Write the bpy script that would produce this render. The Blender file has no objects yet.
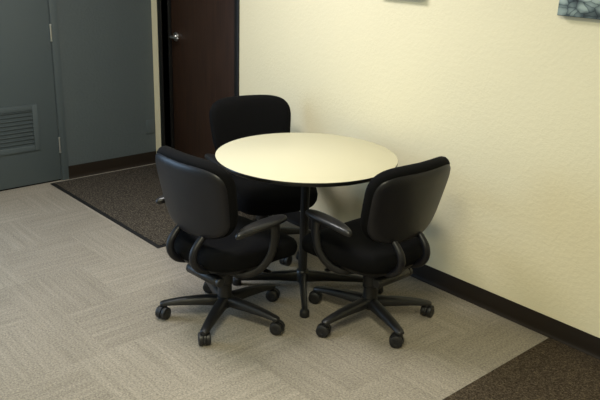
import bpy, bmesh, math, random
from mathutils import Vector, Matrix

random.seed(7)
PI = math.pi
scene = bpy.context.scene
C = scene.collection

# ------------------------------------------------------------------ camera
FPX, YAW, PITCH, ROLL = 735.97, 2.4101, 0.336, 0.0333
CAM = Vector((5.4198, -3.1708, 1.8458))
fw = Vector((math.cos(YAW) * math.cos(PITCH), math.sin(YAW) * math.cos(PITCH), -math.sin(PITCH)))
rt = Vector((math.sin(YAW), -math.cos(YAW), 0))
up = rt.cross(fw)
r2 = math.cos(ROLL) * rt + math.sin(ROLL) * up
u2 = -math.sin(ROLL) * rt + math.cos(ROLL) * up
cam = bpy.data.cameras.new('camera')
cam.sensor_width = 36
cam.lens = FPX * 36 / 600
cam.clip_start = 0.05
camo = bpy.data.objects.new('camera', cam)
C.objects.link(camo)
m = Matrix((r2, u2, -fw)).transposed().to_4x4()
m.translation = CAM
camo.matrix_world = m
scene.camera = camo

# ------------------------------------------------------------------ world, light, exposure
scene.view_settings.view_transform = 'Standard'
scene.view_settings.look = 'None'
scene.view_settings.gamma = 1
scene.view_settings.use_curve_mapping = False
scene.view_settings.exposure = 0.0
world = bpy.data.worlds.new('world')
scene.world = world
world.use_nodes = True
bg = world.node_tree.nodes['Background']
bg.inputs['Color'].default_value = (0.55, 0.68, 1.0, 1)
bg.inputs['Strength'].default_value = 0.5


def area(name, loc, rot, sx, sy, power, col):
    l = bpy.data.lights.new(name, 'AREA')
    l.shape = 'RECTANGLE'
    l.size, l.size_y = sx, sy
    l.energy, l.color = power, col
    o = bpy.data.objects.new(name, l)
    o.location, o.rotation_euler = loc, rot
    C.objects.link(o)
    return o


WARM = (1.0, 0.98, 0.97)
WARMER = (1.0, 0.96, 0.70)
COOL = (0.50, 0.73, 1.0)
LAMPS = [(2.1, -1.4, 52, WARM), (2.1, -4.4, 4, WARM), (4.4, -2.5, 63, WARMER), (5.3, -4.4, 22, WARMER)]
for lx, ly, pw, lc in LAMPS:
    area('ceiling_lamp_light', (lx, ly, 2.735), (0, 0, 0), 1.1, 0.5, pw, lc)
area('window_daylight', (-0.12, -3.95, 1.35), (0, -PI / 2, 0), 2.1, 2.6, 100, COOL)

# ------------------------------------------------------------------ materials


def mat(name, col, rough=0.5, spec=0.5, metal=0.0):
    mm = bpy.data.materials.new(name)
    mm.use_nodes = True
    b = mm.node_tree.nodes['Principled BSDF']
    b.inputs['Base Color'].default_value = (*col, 1)
    b.inputs['Roughness'].default_value = rough
    b.inputs['Specular IOR Level'].default_value = spec
    b.inputs['Metallic'].default_value = metal
    return mm, mm.node_tree.nodes, mm.node_tree.links, b


def srgb(r, g, b):
    f = lambda c: (c / 255 / 12.92) if c / 255 <= .04045 else ((c / 255 + .055) / 1.055) ** 2.4
    return (f(r), f(g), f(b))


def coord(N, L, scale=(1, 1, 1), loc=(0, 0, 0)):
    g = N.new('ShaderNodeNewGeometry')
    mp = N.new('ShaderNodeMapping')
    mp.inputs['Scale'].default_value = scale
    mp.inputs['Location'].default_value = loc
    L.new(g.outputs['Position'], mp.inputs['Vector'])
    return mp.outputs['Vector']


def objcoord(N, L, scale=(1, 1, 1)):
    g = N.new('ShaderNodeTexCoord')
    mp = N.new('ShaderNodeMapping')
    mp.inputs['Scale'].default_value = scale
    L.new(g.outputs['Object'], mp.inputs['Vector'])
    return mp.outputs['Vector']


def noise(N, L, vec, scale, detail=2, rough=.5):
    n = N.new('ShaderNodeTexNoise')
    n.inputs['Scale'].default_value = scale
    n.inputs['Detail'].default_value = detail
    n.inputs['Roughness'].default_value = rough
    L.new(vec, n.inputs['Vector'])
    return n.outputs['Fac']


def ramp(N, L, fac, stops):
    r = N.new('ShaderNodeValToRGB')
    e = r.color_ramp.elements
    e[0].position, e[0].color = stops[0][0], (*stops[0][1], 1)
    e[1].position, e[1].color = stops[-1][0], (*stops[-1][1], 1)
    for p, c in stops[1:-1]:
        x = e.new(p)
        x.color = (*c, 1)
    L.new(fac, r.inputs['Fac'])
    return r.outputs['Color']


def mathn(N, L, op, a, b=None):
    n = N.new('ShaderNodeMath')
    n.operation = op
    for i, v in enumerate((a, b)):
        if v is None:
            continue
        if isinstance(v, (int, float)):
            n.inputs[i].default_value = v
        else:
            L.new(v, n.inputs[i])
    return n.outputs[0]


def mixc(N, L, fac, a, b, blend='MIX'):
    n = N.new('ShaderNodeMix')
    n.data_type = 'RGBA'
    n.blend_type = blend
    for i, v in ((0, fac), (6, a), (7, b)):
        if isinstance(v, (int, float)):
            n.inputs[i].default_value = v
        elif isinstance(v, tuple):
            n.inputs[i].default_value = (*v, 1)
        else:
            L.new(v, n.inputs[i])
    return n.outputs[2]


def bump(N, L, b, height, strength, dist):
    n = N.new('ShaderNodeBump')
    n.inputs['Strength'].default_value = strength
    n.inputs['Distance'].default_value = dist
    L.new(height, n.inputs['Height'])
    L.new(n.outputs['Normal'], b.inputs['Normal'])


def wall_mat(name, col, strength, rough=.75, spec=.25):
    mm, N, L, b = mat(name, col, rough, spec)
    v = coord(N, L)
    n1 = noise(N, L, v, 48, 4, .6)
    n2 = ramp(N, L, n1, [(.42, (0, 0, 0)), (.62, (1, 1, 1))])
    c = mixc(N, L, .06, col, ramp(N, L, noise(N, L, v, 3, 3), [(.3, tuple(x * .85 for x in col)), (.7, tuple(min(1, x * 1.1) for x in col))]))
    L.new(c, b.inputs['Base Color'])
    bump(N, L, b, n2, strength, .006)
    return mm


M_cream = wall_mat('cream_wall_paint', srgb(228, 219, 188), .13)
M_grey = wall_mat('blue_grey_wall_paint', srgb(80, 88, 90), .3, .55, .35)
M_ceil = mat('ceiling_tile', srgb(225, 222, 212), .9, .1)[0]
M_greydoor = mat('blue_grey_door_paint', srgb(78, 87, 90), .45, .4)[0]
M_frameblack = mat('black_frame_paint', srgb(24, 23, 22), .4, .4)[0]
M_gap = mat('shadow_gap_black', srgb(14, 14, 14), .9, .1)[0]  # near-black colour painted as shade for the grey door's bottom gap
M_chrome = mat('brushed_chrome', srgb(225, 224, 222), .30, .5, 1.0)[0]
M_lampframe = mat('white_lamp_frame', srgb(235, 235, 230), .5)[0]


def brown_door():
    mm, N, L, b = mat('dark_brown_door_veneer', srgb(62, 42, 30), .5, .3)
    v = coord(N, L, (40, 40, 2.2))
    n = noise(N, L, v, 1.4, 4, .6)
    L.new(ramp(N, L, n, [(.3, srgb(44, 30, 22)), (.7, srgb(60, 41, 30))]), b.inputs['Base Color'])
    return mm


M_browndoor = brown_door()


def base_mat():
    mm, N, L, b = mat('dark_brown_vinyl_base', srgb(34, 27, 20), .6, .22)
    return mm


M_base = base_mat()


def carpet():
    """quarter-turned taupe carpet tiles, thin ribs along alternating directions"""
    mm, N, L, b = mat('taupe_carpet_tiles', srgb(150, 140, 120), .95, .08)
    T = 0.476
    g = N.new('ShaderNodeNewGeometry')
    s = N.new('ShaderNodeSeparateXYZ')
    L.new(g.outputs['Position'], s.inputs[0])
    tx = mathn(N, L, 'DIVIDE', mathn(N, L, 'ADD', s.outputs[0], -2.10 + T * 40), T)
    ix = mathn(N, L, 'FLOOR', tx)
    par = mathn(N, L, 'MODULO', ix, 2.0)
    off = mathn(N, L, 'MULTIPLY', par, .345)
    ty = mathn(N, L, 'ADD', mathn(N, L, 'DIVIDE', mathn(N, L, 'ADD', s.outputs[1], 1.316 + T * 40), T), off)
    iy = mathn(N, L, 'FLOOR', ty)
    chk = mathn(N, L, 'MODULO', mathn(N, L, 'ADD', ix, iy), 2.0)
    cmb = N.new('ShaderNodeCombineXYZ')
    L.new(ix, cmb.inputs[0])
    L.new(iy, cmb.inputs[1])
    wn = N.new('ShaderNodeTexWhiteNoise')
    wn.noise_dimensions = '2D'
    L.new(cmb.outputs[0], wn.inputs['Vector'])
    # ribs
    na = noise(N, L, coord(N, L, (1.3, 34, 1)), 1.0, 4, .65)
    nb = noise(N, L, coord(N, L, (34, 1.3, 1)), 1.0, 4, .65)
    rib = N.new('ShaderNodeMix')
    L.new(chk, rib.inputs[0])
    L.new(na, rib.inputs[2])
    L.new(nb, rib.inputs[3])
    rib = rib.outputs[0]
    c1 = ramp(N, L, rib, [(.30, srgb(112, 105, 95)), (.5, srgb(134, 126, 115)), (.70, srgb(156, 147, 135))])
    fine = noise(N, L, coord(N, L), 105, 4, .8)
    c2 = mixc(N, L, .52, c1, ramp(N, L, fine, [(.32, srgb(72, 68, 60)), (.68, srgb(196, 186, 170))]))
    tone = ramp(N, L, wn.outputs['Value'], [(0, (.92, .915, .91)), (1, (1.07, 1.07, 1.07))])
    c3 = mixc(N, L, 1.0, c2, tone, 'MULTIPLY')
    # faint worn / soiled patches
    big = noise(N, L, coord(N, L), 1.7, 3, .6)
    c4 = mixc(N, L, 1.0, c3, ramp(N, L, big, [(.3, (.93, .93, .92)), (.7, (1.05, 1.05, 1.05))]), 'MULTIPLY')
    L.new(c4, b.inputs['Base Color'])
    bump(N, L, b, fine, .5, .004)
    b.inputs['Sheen Weight'].default_value = .1
    return mm


M_carpet = carpet()


def fleck(name, dark, mid, light, scale):
    mm, N, L, b = mat(name, mid, .97, .05)
    f = noise(N, L, coord(N, L), scale, 3, .8)
    L.new(ramp(N, L, f, [(.34, dark), (.5, mid), (.66, light)]), b.inputs['Base Color'])
    bump(N, L, b, f, .6, .005)
    return mm


M_mat = fleck('brown_mat_pile', srgb(32, 29, 26), srgb(66, 61, 54), srgb(110, 101, 91), 95)
M_mat2 = fleck('dark_brown_carpet_pile', srgb(36, 30, 24), srgb(68, 59, 48), srgb(104, 92, 76), 130)
M_rubber = mat('black_rubber_border', srgb(24, 23, 23), .75, .3)[0]


def fabric():
    mm, N, L, b = mat('black_upholstery', srgb(23, 23, 25), .92, .12)
    f = noise(N, L, objcoord(N, L), 420, 2, .6)
    L.new(ramp(N, L, f, [(.35, srgb(6, 6, 7)), (.65, srgb(15, 15, 17))]), b.inputs['Base Color'])
    bump(N, L, b, f, .25, .001)
    return mm


M_fabric = fabric()


def plastic(name, col, rough, spec):
    mm, N, L, b = mat(name, col, rough, spec)
    f = noise(N, L, objcoord(N, L), 500, 2, .6)
    bump(N, L, b, f, .12, .0006)
    return mm


M_shell = plastic('charcoal_plastic', srgb(17, 17, 23), .42, .38)
M_plast = plastic('black_plastic', srgb(24, 24, 26), .40, .5)
M_pad = plastic('soft_black_armpad', srgb(28, 28, 30), .36, .5)
M_wheel = plastic('black_nylon', srgb(26, 26, 28), .45, .5)
M_tablebase = mat('black_powder_coat', srgb(24, 24, 24), .38, .5)[0]
M_tedge = mat('black_table_edge', srgb(20, 20, 21), .3, .5)[0]
M_laminate = mat('cream_laminate', srgb(207, 201, 173), .42, .4)[0]


def pebble_print():
    mm, N, L, b = mat('pebble_photo_print', (.2, .2, .2), .6, .3)
    v0 = coord(N, L, (13, 0, 19))
    nz = N.new('ShaderNodeTexNoise')
    nz.inputs['Scale'].default_value = 1.2
    L.new(v0, nz.inputs['Vector'])
    add = N.new('ShaderNodeVectorMath')
    add.operation = 'MULTIPLY_ADD'
    L.new(nz.outputs['Color'], add.inputs[0])
    add.inputs[1].default_value = (.7, 0, .7)
    L.new(v0, add.inputs[2])
    v = add.outputs[0]

    def vor(feat):
        k = N.new('ShaderNodeTexVoronoi')
        k.feature = feat
        k.inputs['Scale'].default_value = 1.5
        L.new(v, k.inputs['Vector'])
        return k
    e = vor('DISTANCE_TO_EDGE')
    f1 = vor('F1')
    c = ramp(N, L, f1.outputs['Distance'], [(.15, srgb(190, 204, 198)), (.48, srgb(160, 174, 170)), (.72, srgb(104, 117, 118)), (1.0, srgb(52, 58, 64))])
    c = mixc(N, L, 1.0, c, ramp(N, L, e.outputs['Distance'], [(.0, (.45, .47, .5)), (.05, (1, 1, 1))]), 'MULTIPLY')
    sp = N.new('ShaderNodeSeparateColor')
    L.new(f1.outputs['Color'], sp.inputs[0])
    tone = ramp(N, L, sp.outputs[0], [(0, (.35, .38, .42)), (1, (1.12, 1.12, 1.09))])
    L.new(mixc(N, L, 1.0, c, tone, 'MULTIPLY'), b.inputs['Base Color'])
    return mm


M_print = pebble_print()
M_canvasedge = mat('dark_canvas_edge', srgb(48, 48, 52), .8, .2)[0]

# ------------------------------------------------------------------ mesh helpers


class MB:
    def __init__(self):
        self.v, self.f, self.mi = [], [], []

    def add(self, vs, fs, mi=0, M=None):
        n = len(self.v)
        self.v += [tuple(M @ Vector(q)) if M else tuple(q) for q in vs]
        self.f += [tuple(i + n for i in q) for q in fs]
        self.mi += [mi] * len(fs)
        return self

    def box(self, a, b, bev=0.0, mi=0, M=None, seg=2):
        bm = bmesh.new()
        bmesh.ops.create_cube(bm, size=1)
        for q in bm.verts:
            q.co = Vector([(a[i] + b[i]) / 2 + q.co[i] * (b[i] - a[i]) for i in range(3)])
        if bev > 0:
            bmesh.ops.bevel(bm, geom=bm.edges[:], offset=bev, segments=seg, affect='EDGES', profile=.5)
        bm.verts.index_update()
        self.add([q.co[:] for q in bm.verts], [[q.index for q in f.verts] for f in bm.faces], mi, M)
        bm.free()
        return self

    def loft(self, rings, mi=0, cap=True, M=None, closed=False):
        n = len(rings[0])
        vs = [q for r in rings for q in r]
        fs = []
        R = len(rings)
        for i in range(R if closed else R - 1):
            j = (i + 1) % R
            for k in range(n):
                l = (k + 1) % n
                fs.append((i * n + k, i * n + l, j * n + l, j * n + k))
        if cap and not closed:
            fs.append(tuple(reversed(range(n))))
            fs.append(tuple((R - 1) * n + k for k in range(n)))
        return self.add(vs, fs, mi, M)

    def lathe(self, prof, n=32, mi=0, M=None, cap=True):
        rings = [[(r * math.cos(2 * PI * k / n), r * math.sin(2 * PI * k / n), z) for k in range(n)] for r, z in prof]
        return self.loft(rings, mi, cap, M)

    def tube(self, pts, rad, n=14, mi=0, sub=8, flat=1.0, upv=(0, 0, 1), M=None, cap_round=True):
        """sweep of an ellipse (rad x rad*flat) along a smooth curve; rad is a number or one per control point"""
        P = [Vector(q) for q in pts]
        R = rad if isinstance(rad, (list, tuple)) else [rad] * len(P)
        path, rr = [], []
        for i in range(len(P) - 1):
            p0 = P[max(i - 1, 0)]
            p1, p2 = P[i], P[i + 1]
            p3 = P[min(i + 2, len(P) - 1)]
            for s in range(sub):
                t = s / sub
                path.append(.5 * ((2 * p1) + (p2 - p0) * t + (2 * p0 - 5 * p1 + 4 * p2 - p3) * t * t + (3 * p1 - p0 - 3 * p2 + p3) * t ** 3))
                rr.append(R[i] * (1 - t) + R[i + 1] * t)
        path.append(P[-1])
        rr.append(R[-1])
        rings = []
        ref = Vector(upv)
        for i, q in enumerate(path):
            tg = (path[min(i + 1, len(path) - 1)] - path[max(i - 1, 0)]).normalized()
            sd = tg.cross(ref)
            if sd.length < 1e-4:
                sd = tg.orthogonal()
            sd.normalize()
            nn = sd.cross(tg).normalized()
            ring = [q + sd * rr[i] * math.cos(2 * PI * k / n) + nn * rr[i] * flat * math.sin(2 * PI * k / n) for k in range(n)]
            if cap_round and i in (0, len(path) - 1):
                d = -tg if i == 0 else tg
                caps = [[q + (c - q) * sc + d * rr[i] * dd for c in ring] for sc, dd in ((.35, .55), (.75, .4), (.93, .2))]
                rings += caps + [ring] if i == 0 else [ring] + caps[::-1]
            else:
                rings.append(ring)
        return self.loft([[tuple(c) for c in r] for r in rings], mi, True, M)

    def pillow(self, a, b, n, layers, fmap, N=48, fill=6, mi=0, nlow=None):
        """layers: (inset, w) from the bottom up; fmap(u, v, w, edge) -> xyz"""
        def ring(ins, w, k=1.0):
            o = []
            for i in range(N):
                t = 2 * PI * i / N
                c, s = math.cos(t), math.sin(t)
                e = 2 / (n if s > 0 or nlow is None else nlow)
                o.append(fmap((a - ins) * k * math.copysign(abs(c) ** e, c), (b - ins) * k * math.copysign(abs(s) ** e, s), w, k))
            return o
        rings = [ring(layers[0][0], layers[0][1], k / fill) for k in range(1, fill)]
        rings += [ring(i, w) for i, w in layers]
        rings += [ring(layers[-1][0], layers[-1][1], k / fill) for k in range(fill - 1, 0, -1)]
        return self.loft(rings, mi)

    def build(self, name, mats, parent=None, smooth=True, angle=38):
        me = bpy.data.meshes.new(name)
        me.from_pydata(self.v, [], self.f)
        mats = mats if isinstance(mats, (list, tuple)) else [mats]
        for q in mats:
            me.materials.append(q)
        for p, i in zip(me.polygons, self.mi):
            p.material_index = i
        bm = bmesh.new()
        bm.from_mesh(me)
        bmesh.ops.recalc_face_normals(bm, faces=bm.faces)
        lim = math.radians(angle)
        for e in bm.edges:
            e.smooth = len(e.link_faces) == 2 and e.calc_face_angle(0) < lim
        for f in bm.faces:
            f.smooth = smooth
        bm.to_mesh(me)
        bm.free()
        o = bpy.data.objects.new(name, me)
        C.objects.link(o)
        if parent:
            o.parent = parent
        return o


def tag(o, label=None, cat=None, group=None, kind=None):
    for k, v in (('label', label), ('category', cat), ('group', group), ('kind', kind)):
        if v:
            o[k] = v
    return o


def thing(name, loc, rz=0):
    o = bpy.data.objects.new(name, None)
    o.location = loc
    o.rotation_euler = (0, 0, rz)
    o.empty_display_size = .1
    C.objects.link(o)
    return o


def struct(o):
    o['kind'] = 'structure'
    return o


# ------------------------------------------------------------------ room shell
XR, YF, H = 7.6, -6.2, 2.78
DX0, DX1, DZ = 0.156, 1.147, 2.14          # brown door opening in the cream wall
WY0, WY1, WZ0, WZ1 = -5.25, -2.65, 0.3, 2.4   # window opening in the grey wall
struct(MB().box((-.3, YF - .2, -.1), (XR + .2, .3, 0)).build('floor', M_carpet))
struct(MB().box((-.3, YF - .2, H), (XR + .2, .3, H + .1)).build('ceiling', M_ceil))
w = MB()
w.box((0, 0, 0), (DX0, .14, H)).box((DX0, 0, DZ), (DX1, .14, H)).box((DX1, 0, 0), (XR, .14, H))
struct(w.build('wall_back', M_cream))
w = MB()
LD0, LD1, LDZ = -1.86, -.864, 2.14           # grey door
w.box((-.14, LD1, 0), (0, .14, H)).box((-.14, LD0, LDZ), (0, LD1, H)).box((-.14, WY1, 0), (0, LD0, H))
w.box((-.14, WY0, 0), (0, WY1, WZ0)).box((-.14, WY0, WZ1), (0, WY1, H)).box((-.14, YF, 0), (0, WY0, H))
struct(w.build('wall_left', M_grey))
struct(MB().box((XR, YF, 0), (XR + .14, .14, H)).build('wall_right', M_cream))
struct(MB().box((-.14, YF - .14, 0), (XR + .14, YF, H)).build('wall_front', M_cream))

# window (out of frame, lets the cool daylight in)
w = MB()
for a, b in (((-.1, WY0, WZ0), (-.04, WY0 + .05, WZ1)), ((-.1, WY1 - .05, WZ0), (-.04, WY1, WZ1)),
             ((-.1, WY0 + .05, WZ0), (-.04, WY1 - .05, WZ0 + .05)), ((-.1, WY0 + .05, WZ1 - .05), (-.04, WY1 - .05, WZ1))):
    w.box(a, b, .004)
struct(w.build('window_1', M_frameblack))

# cove base: profile with a rounded toe
HB = .1056


def cove(name, p0, p1, nrm):
    d = Vector(p1) - Vector(p0)
    nv = Vector(nrm)
    prof = [(0.0005, 0), (.013, 0), (.0125, .0035), (.008, .008), (.0045, .016), (.0035, .03), (.0035, HB - .004), (.0025, HB), (.0005, HB)]
    rings = [[tuple(Vector(q) + nv * a + Vector((0, 0, z))) for a, z in prof] for q in (p0, p1)]
    o = MB().loft(rings).build(name, M_base, angle=25)
    return struct(o)


cove('baseboard_back', (1.195, 0, 0), (XR, 0, 0), (0, -1, 0))
cove('baseboard_corner', (0.013, 0, 0), (.106, 0, 0), (0, -1, 0))
cove('baseboard_left', (0, -.806, 0), (0, -.0005, 0), (1, 0, 0))

# grey door with louvre
trim = MB()
trim.box((-.13, LD1 + .003, 0), (.012, -.807, LDZ + .06), .002)
trim.box((-.13, LD0 - .057, 0), (.012, LD0 - .003, LDZ + .06), .002)
trim.box((-.13, LD0 - .003, LDZ + .003), (.012, LD1 + .003, LDZ + .06), .002)
struct(trim.build('trim_1', M_greydoor))
door = struct(MB().box((-.048, LD0 + .002, .012), (.004, LD1 - .004, LDZ - .004), .0015).build('door_1', M_greydoor))
MB().box((-.046, LD0 + .002, 0.0005), (-.004, LD1 - .004, .0118)).build('gap_shade_strip', M_gap, door)  # dark strip standing in for the shade in the slit under the leaf
vy0, vy1, vz0, vz1 = -1.62, -1.017, .279, .635
g = MB()
fwid = .042
for a, b in (((.003, vy0, vz0), (.016, vy0 + fwid, vz1)), ((.003, vy1 - fwid, vz0), (.016, vy1, vz1)),
             ((.003, vy0 + fwid, vz0), (.016, vy1 - fwid, vz0 + fwid)), ((.003, vy0 + fwid, vz1 - fwid), (.016, vy1 - fwid, vz1))):
    g.box(a, b, .003)
vent = g.build('vent_grille', M_greydoor, door)
s = MB()
ns = 9
for i in range(ns):
    z = vz0 + fwid + (vz1 - vz0 - 2 * fwid) * (i + .5) / ns
    M = Matrix.Translation((.0065, 0, z)) @ Matrix.Rotation(math.radians(38), 4, 'Y')
    s.box((-.0035, vy0 + fwid - .004, -.0125), (.0005, vy1 - fwid + .004, .0125), .0006, M=M)
s.build('louvre_slats', M_greydoor, vent)
for hz in (.292, 1.155, 1.93):
    hg = MB()
    hg.lathe([(.0001, -.064), (.006, -.064), (.008, -.060), (.008, -.056), (.0062, -.054), (.0062, .054), (.008, .056), (.008, .060), (.006, .064), (.0001, .064)], 14,
             M=Matrix.Translation((.013, LD1 - .001, hz)))
    o = hg.build('hinge', M_chrome, door)

# brown door, black frame in the cream wall
RD = .085
trim = MB()
trim.box((.106, -.012, 0), (DX0, RD + .05, DZ + .05), .003)
trim.box((DX1, -.012, 0), (1.193, RD + .05, DZ + .05), .003)
trim.box((DX0 - .003, -.012, DZ), (DX1 + .003, RD + .05, DZ + .05), .003)
trim.box((DX0 - .003, RD - .032, 0), (DX0 + .014, RD - .002, DZ), .002)        # stop
struct(trim.build('trim_2', M_frameblack))
door2 = struct(MB().box((DX0 + .003, RD, .01), (DX1 - .003, RD + .044, DZ - .003), .0015).build('door_2', M_browndoor))
hx, hz = .232, 1.10
h = MB()
h.lathe([(.0001, 0), (.037, 0), (.038, .005), (.035, .012), (.018, .017), (.0145, .022), (.014, .055), (.0001, .055)], 24,
        M=Matrix.Translation((hx, RD + .001, hz)) @ Matrix.Rotation(PI / 2, 4, 'X'))
h.tube([(hx - .004, RD - .05, hz), (hx + .02, RD - .055, hz + .001), (hx + .06, RD - .056, hz + .001), (hx + .105, RD - .052, hz - .002)], [.0145, .014, .012, .010], flat=.85)
h.build('door_handle', M_chrome, door2)

# blank plate on the grey wall
pl = thing('wall_plate', (0.0005, -.052, .328))
MB().box((0, -.04, -.06), (.008, .04, .06), .003).build('cover_plate', M_greydoor, pl)
for dz in (-.042, .042):
    sc = MB()
    sc.lathe([(.0001, 0), (.0035, 0), (.003, .0012), (.0001, .0015)], 10, M=Matrix.Translation((.008, 0, dz)) @ Matrix.Rotation(PI / 2, 4, 'Y'))
    sc.build('screw', M_greydoor, pl)
tag(pl, 'small blank cover plate painted grey, low on the grey wall beside the corner', 'wall plate')

# ceiling lamps (out of frame)
for i, (lx, ly, pw, lc) in enumerate(LAMPS):
    t = thing('ceiling_lamp', (lx, ly, H))
    g = MB()
    for a, b in (((-.61, -.31, -.03), (-.56, .31, 0)), ((.56, -.31, -.03), (.61, .31, 0)), ((-.56, -.31, -.03), (.56, -.26, 0)), ((-.56, .26, -.03), (.56, .31, 0))):
        g.box(a, b, .004)
    g.build('lamp_frame', M_lampframe, t)
    tag(t, ['recessed ceiling lamp above the round table', 'recessed ceiling lamp nearest the window', 'recessed ceiling lamp above the right carpet', 'recessed ceiling lamp farthest from both doors'][i], 'ceiling lamp', 'ceiling lamps')

# ------------------------------------------------------------------ mats
mt = thing('floor_mat', (.04, -.98, 0))
MB().box((0, 0, .0005), (1.613, .955, .004), .0018).build('rubber_border', M_rubber, mt)
MB().box((.028, .028, .0035), (1.585, .927, .0085), .002).build('pile', M_mat, mt)
tag(mt, 'dark brown floor mat with black rubber border in front of the brown door', 'mat')
mt = MB().box((3.823, -2.9, .0005), (6.6, -.016, .0045), .0012).build('carpet_mat', M_mat2)
tag(mt, 'dark brown borderless carpet mat against the black baseboard at lower right', 'mat')

# ------------------------------------------------------------------ canvas prints


def canvas(x0, x1, z0, label):
    t = thing('canvas_print', ((x0 + x1) / 2, 0, z0))
    hw = (x1 - x0) / 2
    MB().box((-hw, -.040, 0), (hw, -.001, .31), .003).build('canvas_body', M_canvasedge, t)
    MB().box((-hw + .002, -.0415, .002), (hw - .002, -.0398, .308), .0006).build('printed_picture', M_print, t)
    return tag(t, label, 'picture', 'canvas prints on the cream wall')


canvas(2.525, 2.836, 1.582, 'square canvas print cut by top edge, directly above the round table')
canvas(3.626, 3.93, 1.573, 'square canvas print of grey pebbles at upper right of the cream wall')

# ------------------------------------------------------------------ round table
TX, TY, TR, TZ = 2.602, -.604, .4893, .7725
tb = thing('round_table', (TX, TY, 0))
MB().lathe([(.0001, TZ - .006), (TR - .004, TZ - .006), (TR - .0015, TZ - .001), (TR - .003, TZ), (.0001, TZ)], 128).build('tabletop', M_laminate, tb)
MB().lathe([(.0001, TZ - .026), (TR - .03, TZ - .026), (TR - .012, TZ - .025), (TR - .003, TZ - .019), (TR, TZ - .009), (TR, TZ - .004), (TR - .0012, TZ - .0012), (TR - .0018, TZ - .003), (.0001, TZ - .0062)], 128).build('edge_band', M_tedge, tb)
col = MB()
rings = []
nf = 48
prof = [(0, .075), (.0, .70)]
for z in (.075, .095, .73, TZ - .026):
    rings.append([((0.0240 + (.003 if z < .09 else 0) - .0022 * (abs(math.sin(4 * t)) < .22)) * math.cos(t), (0.0240 + (.003 if z < .09 else 0) - .0022 * (abs(math.sin(4 * t)) < .22)) * math.sin(t), z) for t in [2 * PI * k / nf for k in range(nf)]])
col.loft(rings)
col.build('column', M_tablebase, tb)
MB().lathe([(.0001, TZ - .047), (.05, TZ - .047), (.11, TZ - .033), (.12, TZ - .026), (.0001, TZ - .026)], 40).build('mounting_plate', M_tablebase, tb)
MB().lathe([(.0001, .025), (.030, .025), (.037, .033), (.038, .088), (.033, .098), (.028, .102), (.0001, .102)], 32).build('hub', M_tablebase, tb)
TA = math.radians(-39.5)
for k in range(4):
    M = Matrix.Rotation(TA + k * PI / 2, 4, 'Z')
    lg = MB()
    rings = []
    for r, zt, hh, ww in ((.022, .092, .066, .021), (.06, .091, .064, .020), (.13, .085, .054, .018), (.25, .070, .041, .0165), (.35, .056, .030, .015), (.385, .050, .023, .013), (.391, .045, .012, .009)):
        ring = []
        for i in range(16):
            t = 2 * PI * i / 16
            c, s_ = math.cos(t), math.sin(t)
            ring.append((r, ww * math.copysign(abs(c) ** .6, c), zt - hh / 2 + hh / 2 * math.copysign(abs(s_) ** .6, s_)))
        rings.append(ring)
    lg.loft(rings, M=M)
    o = lg.build('leg', M_tablebase, tb)
    MB().lathe([(.0001, .0008), (.023, .0008), (.026, .005), (.0255, .030), (.021, .040), (.012, .044), (.0001, .044)], 20, M=M @ Matrix.Translation((.372, 0, 0))).build('glide', M_wheel, o)
tag(tb, 'round cream topped table with black edge and black pedestal base between the chairs', 'table')

# ------------------------------------------------------------------ office chair (local +x forward, +y left)


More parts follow.
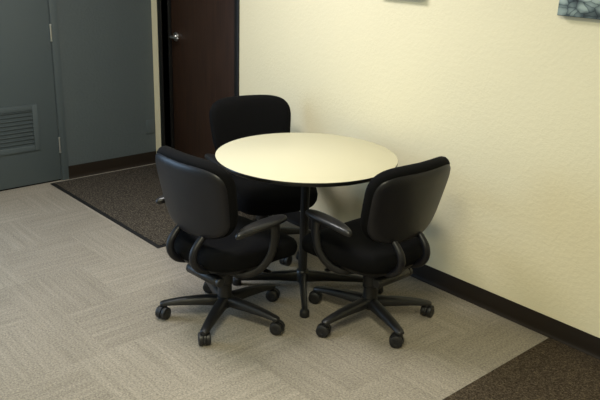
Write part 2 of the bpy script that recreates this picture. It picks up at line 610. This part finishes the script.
def make_chair():
    t = thing('office_chair', (0, 0, 0))
    UP = []

    # seat cushion
    def smap(u, v, w, k):
        x = .050 + u
        z = .412 + w
        fr = max(0, u - .10)
        z -= 1.2 * fr * fr
        z += .22 * v * v * (1 if w > 0 else .4)
        if w > 0:
            z += -.010 * math.exp(-((u + .06) / .16) ** 2 - (v / .15) ** 2)
        wd = 1.0 + .13 * u / .27
        return (x, v * wd, z)
    seat = MB().pillow(.270, .258, 3.8, [(.05, -.060), (.025, -.058), (.008, -.046), (0, -.026), (-.002, .0), (.003, .018), (.012, .030), (.026, .037), (.05, .041), (.09, .043)], smap, 64, 8)
    seat.build('seat', M_fabric, t)

    def pmap(u, v, w, k):
        x = .035 + u
        fr = max(0, u - .10)
        z = w - 1.1 * fr * fr + .1 * v * v
        return (x, v * (1 + .1 * u / .25), z)
    MB().pillow(.252, .240, 2.8, [(.13, .302), (.11, .303), (.08, .309), (.05, .321), (.022, .340), (.006, .358), (.004, .372)], pmap, 56, 6).build('seat_pan', M_shell, t)

    # backrest
    TL = math.radians(10)

    def bmap(u, v, w, k, dz=0.0):
        # u lateral, v vertical, w forward
        if v > 0:
            v -= .12 * u * u * v / .19
        un = u * (1 + .07 * v / .19)
        fwd = w + .85 * u * u - .03 * math.exp(-((v + .06) / .10) ** 2) * 0 + .25 * v * v * 0
        x = -.245 - math.sin(TL) * v + math.cos(TL) * fwd
        z = .694 + dz + math.cos(TL) * v + math.sin(TL) * fwd
        return (x, un, z)
    MB().pillow(.257, .192, 4.4, [(.075, .004), (.04, .002), (.018, .004), (.006, .010), (.001, .018), (0, .026)], lambda u, v, w, k: bmap(u, v - .004, w, k), 64, 7, 0, 3.7).build('back_shell', M_shell, t)
    MB().pillow(.258, .200, 4.0, [(.02, .016), (.010, .017), (.001, .023), (-.005, .034), (-.008, .050), (-.004, .066), (.007, .079), (.025, .088), (.052, .092), (.09, .094)],
                lambda u, v, w, k: bmap(u, v + .004, w, k), 64, 8, 0, 3.6).build('backrest', M_fabric, t)
    # curved back supports
    for s in (1, -1):
        y = .092 * s
        b = MB().tube([(-.185, y * .97, .560), (-.200, y, .532), (-.228, y, .506), (-.257, y, .470), (-.265, y, .428), (-.246, y, .386), (-.205, y, .356), (-.13, y * .9, .338), (-.05, y * .8, .330)],
                      [.015, .016, .018, .0195, .0195, .0195, .019, .018, .017], 16, 0, 8, 1.0, (0, 1, 0))
        b.build('back_support', M_shell, t)
    # arms
    for s in (1, -1):
        a = MB().tube([(.085, .295 * s, .585), (.092, .295 * s, .545), (.088, .293 * s, .49), (.076, .286 * s, .43), (.05, .266 * s, .375), (.015, .238 * s, .338), (-.02, .20 * s, .320), (-.035, .15 * s, .313), (-.04, .10 * s, .312)],
                      [.032, .028, .0255, .0250, .024, .022, .020, .0185, .017], 16, 0, 8, .62, (0, 1, 0))
        arm = a.build('armrest', M_plast, t)

        def amap(u, v, w, k, s=s):
            x = .002 + u
            wd = 1 + .10 * (u / .15) - .12 * (u / .15) ** 2
            z = .603 + w - .5 * max(0, abs(u - .02) - .05) ** 2 - .25 * max(0, -u - .02) ** 2
            return (x, .298 * s + v * wd - s * .012 * (u / .15), z)
        MB().pillow(.168, .041, 2.5, [(.018, -.014), (.007, -.013), (.001, -.006), (0, .002), (.004, .010), (.012, .014), (.022, .016)], amap, 48, 5).build('arm_pad', M_pad, arm)
    # tilt mechanism
    tm = MB()
    tm.box((-.13, -.07, .262), (.11, .07, .322), .018, seg=3)
    tm.box((-.10, -.12, .318), (.16, .12, .332), .006)
    tm.lathe([(.0001, -.115), (.022, -.115), (.027, -.108), (.027, .108), (.022, .115), (.0001, .115)], 24, M=Matrix.Translation((-.135, 0, .283)) @ Matrix.Rotation(PI / 2, 4, 'X'))
    mech = tm.build('tilt_mechanism', M_plast, t)
    MB().lathe([(.0001, 0), (.020, 0), (.024, .004), (.024, .020), (.02, .024), (.0001, .024)], 20, M=Matrix.Translation((-.135, -.115, .283)) @ Matrix.Rotation(PI / 2, 4, 'X')).build('tension_knob', M_wheel, mech)
    for s in (1, -1):
        lv = MB().tube([(.06, .06 * s, .300), (.075, .13 * s, .304), (.085, .19 * s, .306)], .005, 8, 0, 5)
        lv.pillow(.020, .033, 2.4, [(.006, -.005), (.001, -.002), (.001, .002), (.006, .005)], lambda u, v, w, k, s=s: (.09 + u, .212 * s + v, .306 + w), 24, 3)
        lv.build('lever', M_plast, mech)
    # column
    MB().lathe([(.0001, .06), (.030, .06), (.036, .10), (.038, .128), (.036, .134), (.036, .19), (.041, .196), (.042, .262), (.0001, .262)], 28).build('gas_lift', M_plast, t)
    # five star base
    MB().lathe([(.0001, .070), (.034, .070), (.045, .078), (.047, .108), (.043, .122), (.034, .128), (.0001, .128)], 32).build('base_hub', M_plast, t)
    for k in range(5):
        M = Matrix.Rotation(2 * PI * k / 5, 4, 'Z')
        rings = []
        for r, zt, hh, ww in ((.022, .124, .050, .029), (.06, .126, .050, .030), (.14, .122, .044, .0275), (.22, .113, .036, .0245), (.275, .103, .028, .0225), (.311, .095, .022, .021), (.326, .090, .016, .016), (.330, .087, .010, .010)):
            ring = []
            for i in range(20):
                a = 2 * PI * i / 20
                c, s_ = math.cos(a), math.sin(a)
                ring.append((r, ww * math.copysign(abs(c) ** .55, c) * (1 - .28 * s_), zt - hh / 2 + hh / 2 * math.copysign(abs(s_) ** .55, s_)))
            rings.append(ring)
        MB().loft(rings, M=M).build('base_leg', M_plast, t)
        cy = random.uniform(0, 2 * PI)
        CM = M @ Matrix.Translation((.308, 0, 0)) @ Matrix.Rotation(cy, 4, 'Z')
        cs = MB()
        cs.lathe([(.0001, .058), (.0075, .058), (.0075, .088), (.0001, .088)], 12, M=M @ Matrix.Translation((.308, 0, 0)))
        # hood: arc over the wheels
        rings = []
        for a in [math.radians(q) for q in range(-20, 201, 20)]:
            c, s_ = math.cos(a), math.sin(a)
            rings.append([(rr * c - .012, y, .0335 + rr * s_) for rr, y in ((.031, -.0045), (.0365, -.0045), (.0365, .0045), (.031, .0045))])
        cs.loft(rings, M=CM)
        cs.lathe([(.0001, .058), (.012, .058), (.013, .062), (.013, .070), (.009, .076), (.0001, .076)], 16, M=M @ Matrix.Translation((.308, 0, 0)))
        cst = cs.build('caster', M_wheel, t)
        for s in (1, -1):
            wm = CM @ Matrix.Translation((-.012, s * .017, .0335)) @ Matrix.Rotation(PI / 2, 4, 'X')
            MB().lathe([(.0001, -.0105), (.012, -.0105), (.013, -.012), (.028, -.012), (.0322, -.009), (.0328, -.004), (.0328, .004), (.0322, .009), (.028, .012), (.013, .012), (.012, .0105), (.0001, .0105)], 32, M=wm).build('wheel', M_wheel, cst)
    return t


BASEP = ('base_leg', 'caster', 'base_hub')
BACKP = ('back_shell', 'backrest')


def kids(o):
    return [c for c in bpy.data.objects if c.parent == o]


def copy_tree(o, parent=None):
    c = o.copy()
    C.objects.link(c)
    if parent:
        c.parent = parent
    for ch in kids(o):
        copy_tree(ch, c)
    return c


def stem(o):
    return o.name.split('.')[0]


proto = make_chair()
CH = [  # x, y, heading, base angle, back recline pivoted at the loops (degrees), back dx, back dz, label
    (2.634, -1.168, 93.5, 90, 0, -.017, .011, 'black office chair left of the table, its charcoal back turned to the camera'),
    (3.108, -.586, 180, -90, -3, -.018, .002, 'black office chair right of the table, nearest the cream wall, seen from behind'),
    (2.023, -.437, -16, -9, 0, -.055, .014, 'black office chair behind the table, facing the camera in front of the brown door'),
]
chairs = [proto] + [copy_tree(proto) for _ in CH[1:]]
for o, ax, (x, y, hd, ba, rc, dx, dz, lab) in zip(chairs, (-.024, .028, 0), CH):
    o.location = (x, y, 0)
    o.rotation_euler = (0, 0, math.radians(hd))
    tag(o, lab, 'chair', 'office chairs around the round table')
    for ch in kids(o):
        if stem(ch) in BASEP:
            ch.rotation_euler = (0, 0, math.radians(ba - hd))
        if stem(ch) == 'armrest':
            ch.location = (ax, 0, 0)
        if stem(ch) in BACKP:
            pv = Vector((-.21, 0, .54))
            rm = Matrix.Rotation(math.radians(rc), 4, 'Y')
            ch.rotation_euler = (0, math.radians(rc), 0)
            ch.location = Vector((dx, 0, dz)) + pv - rm @ pv
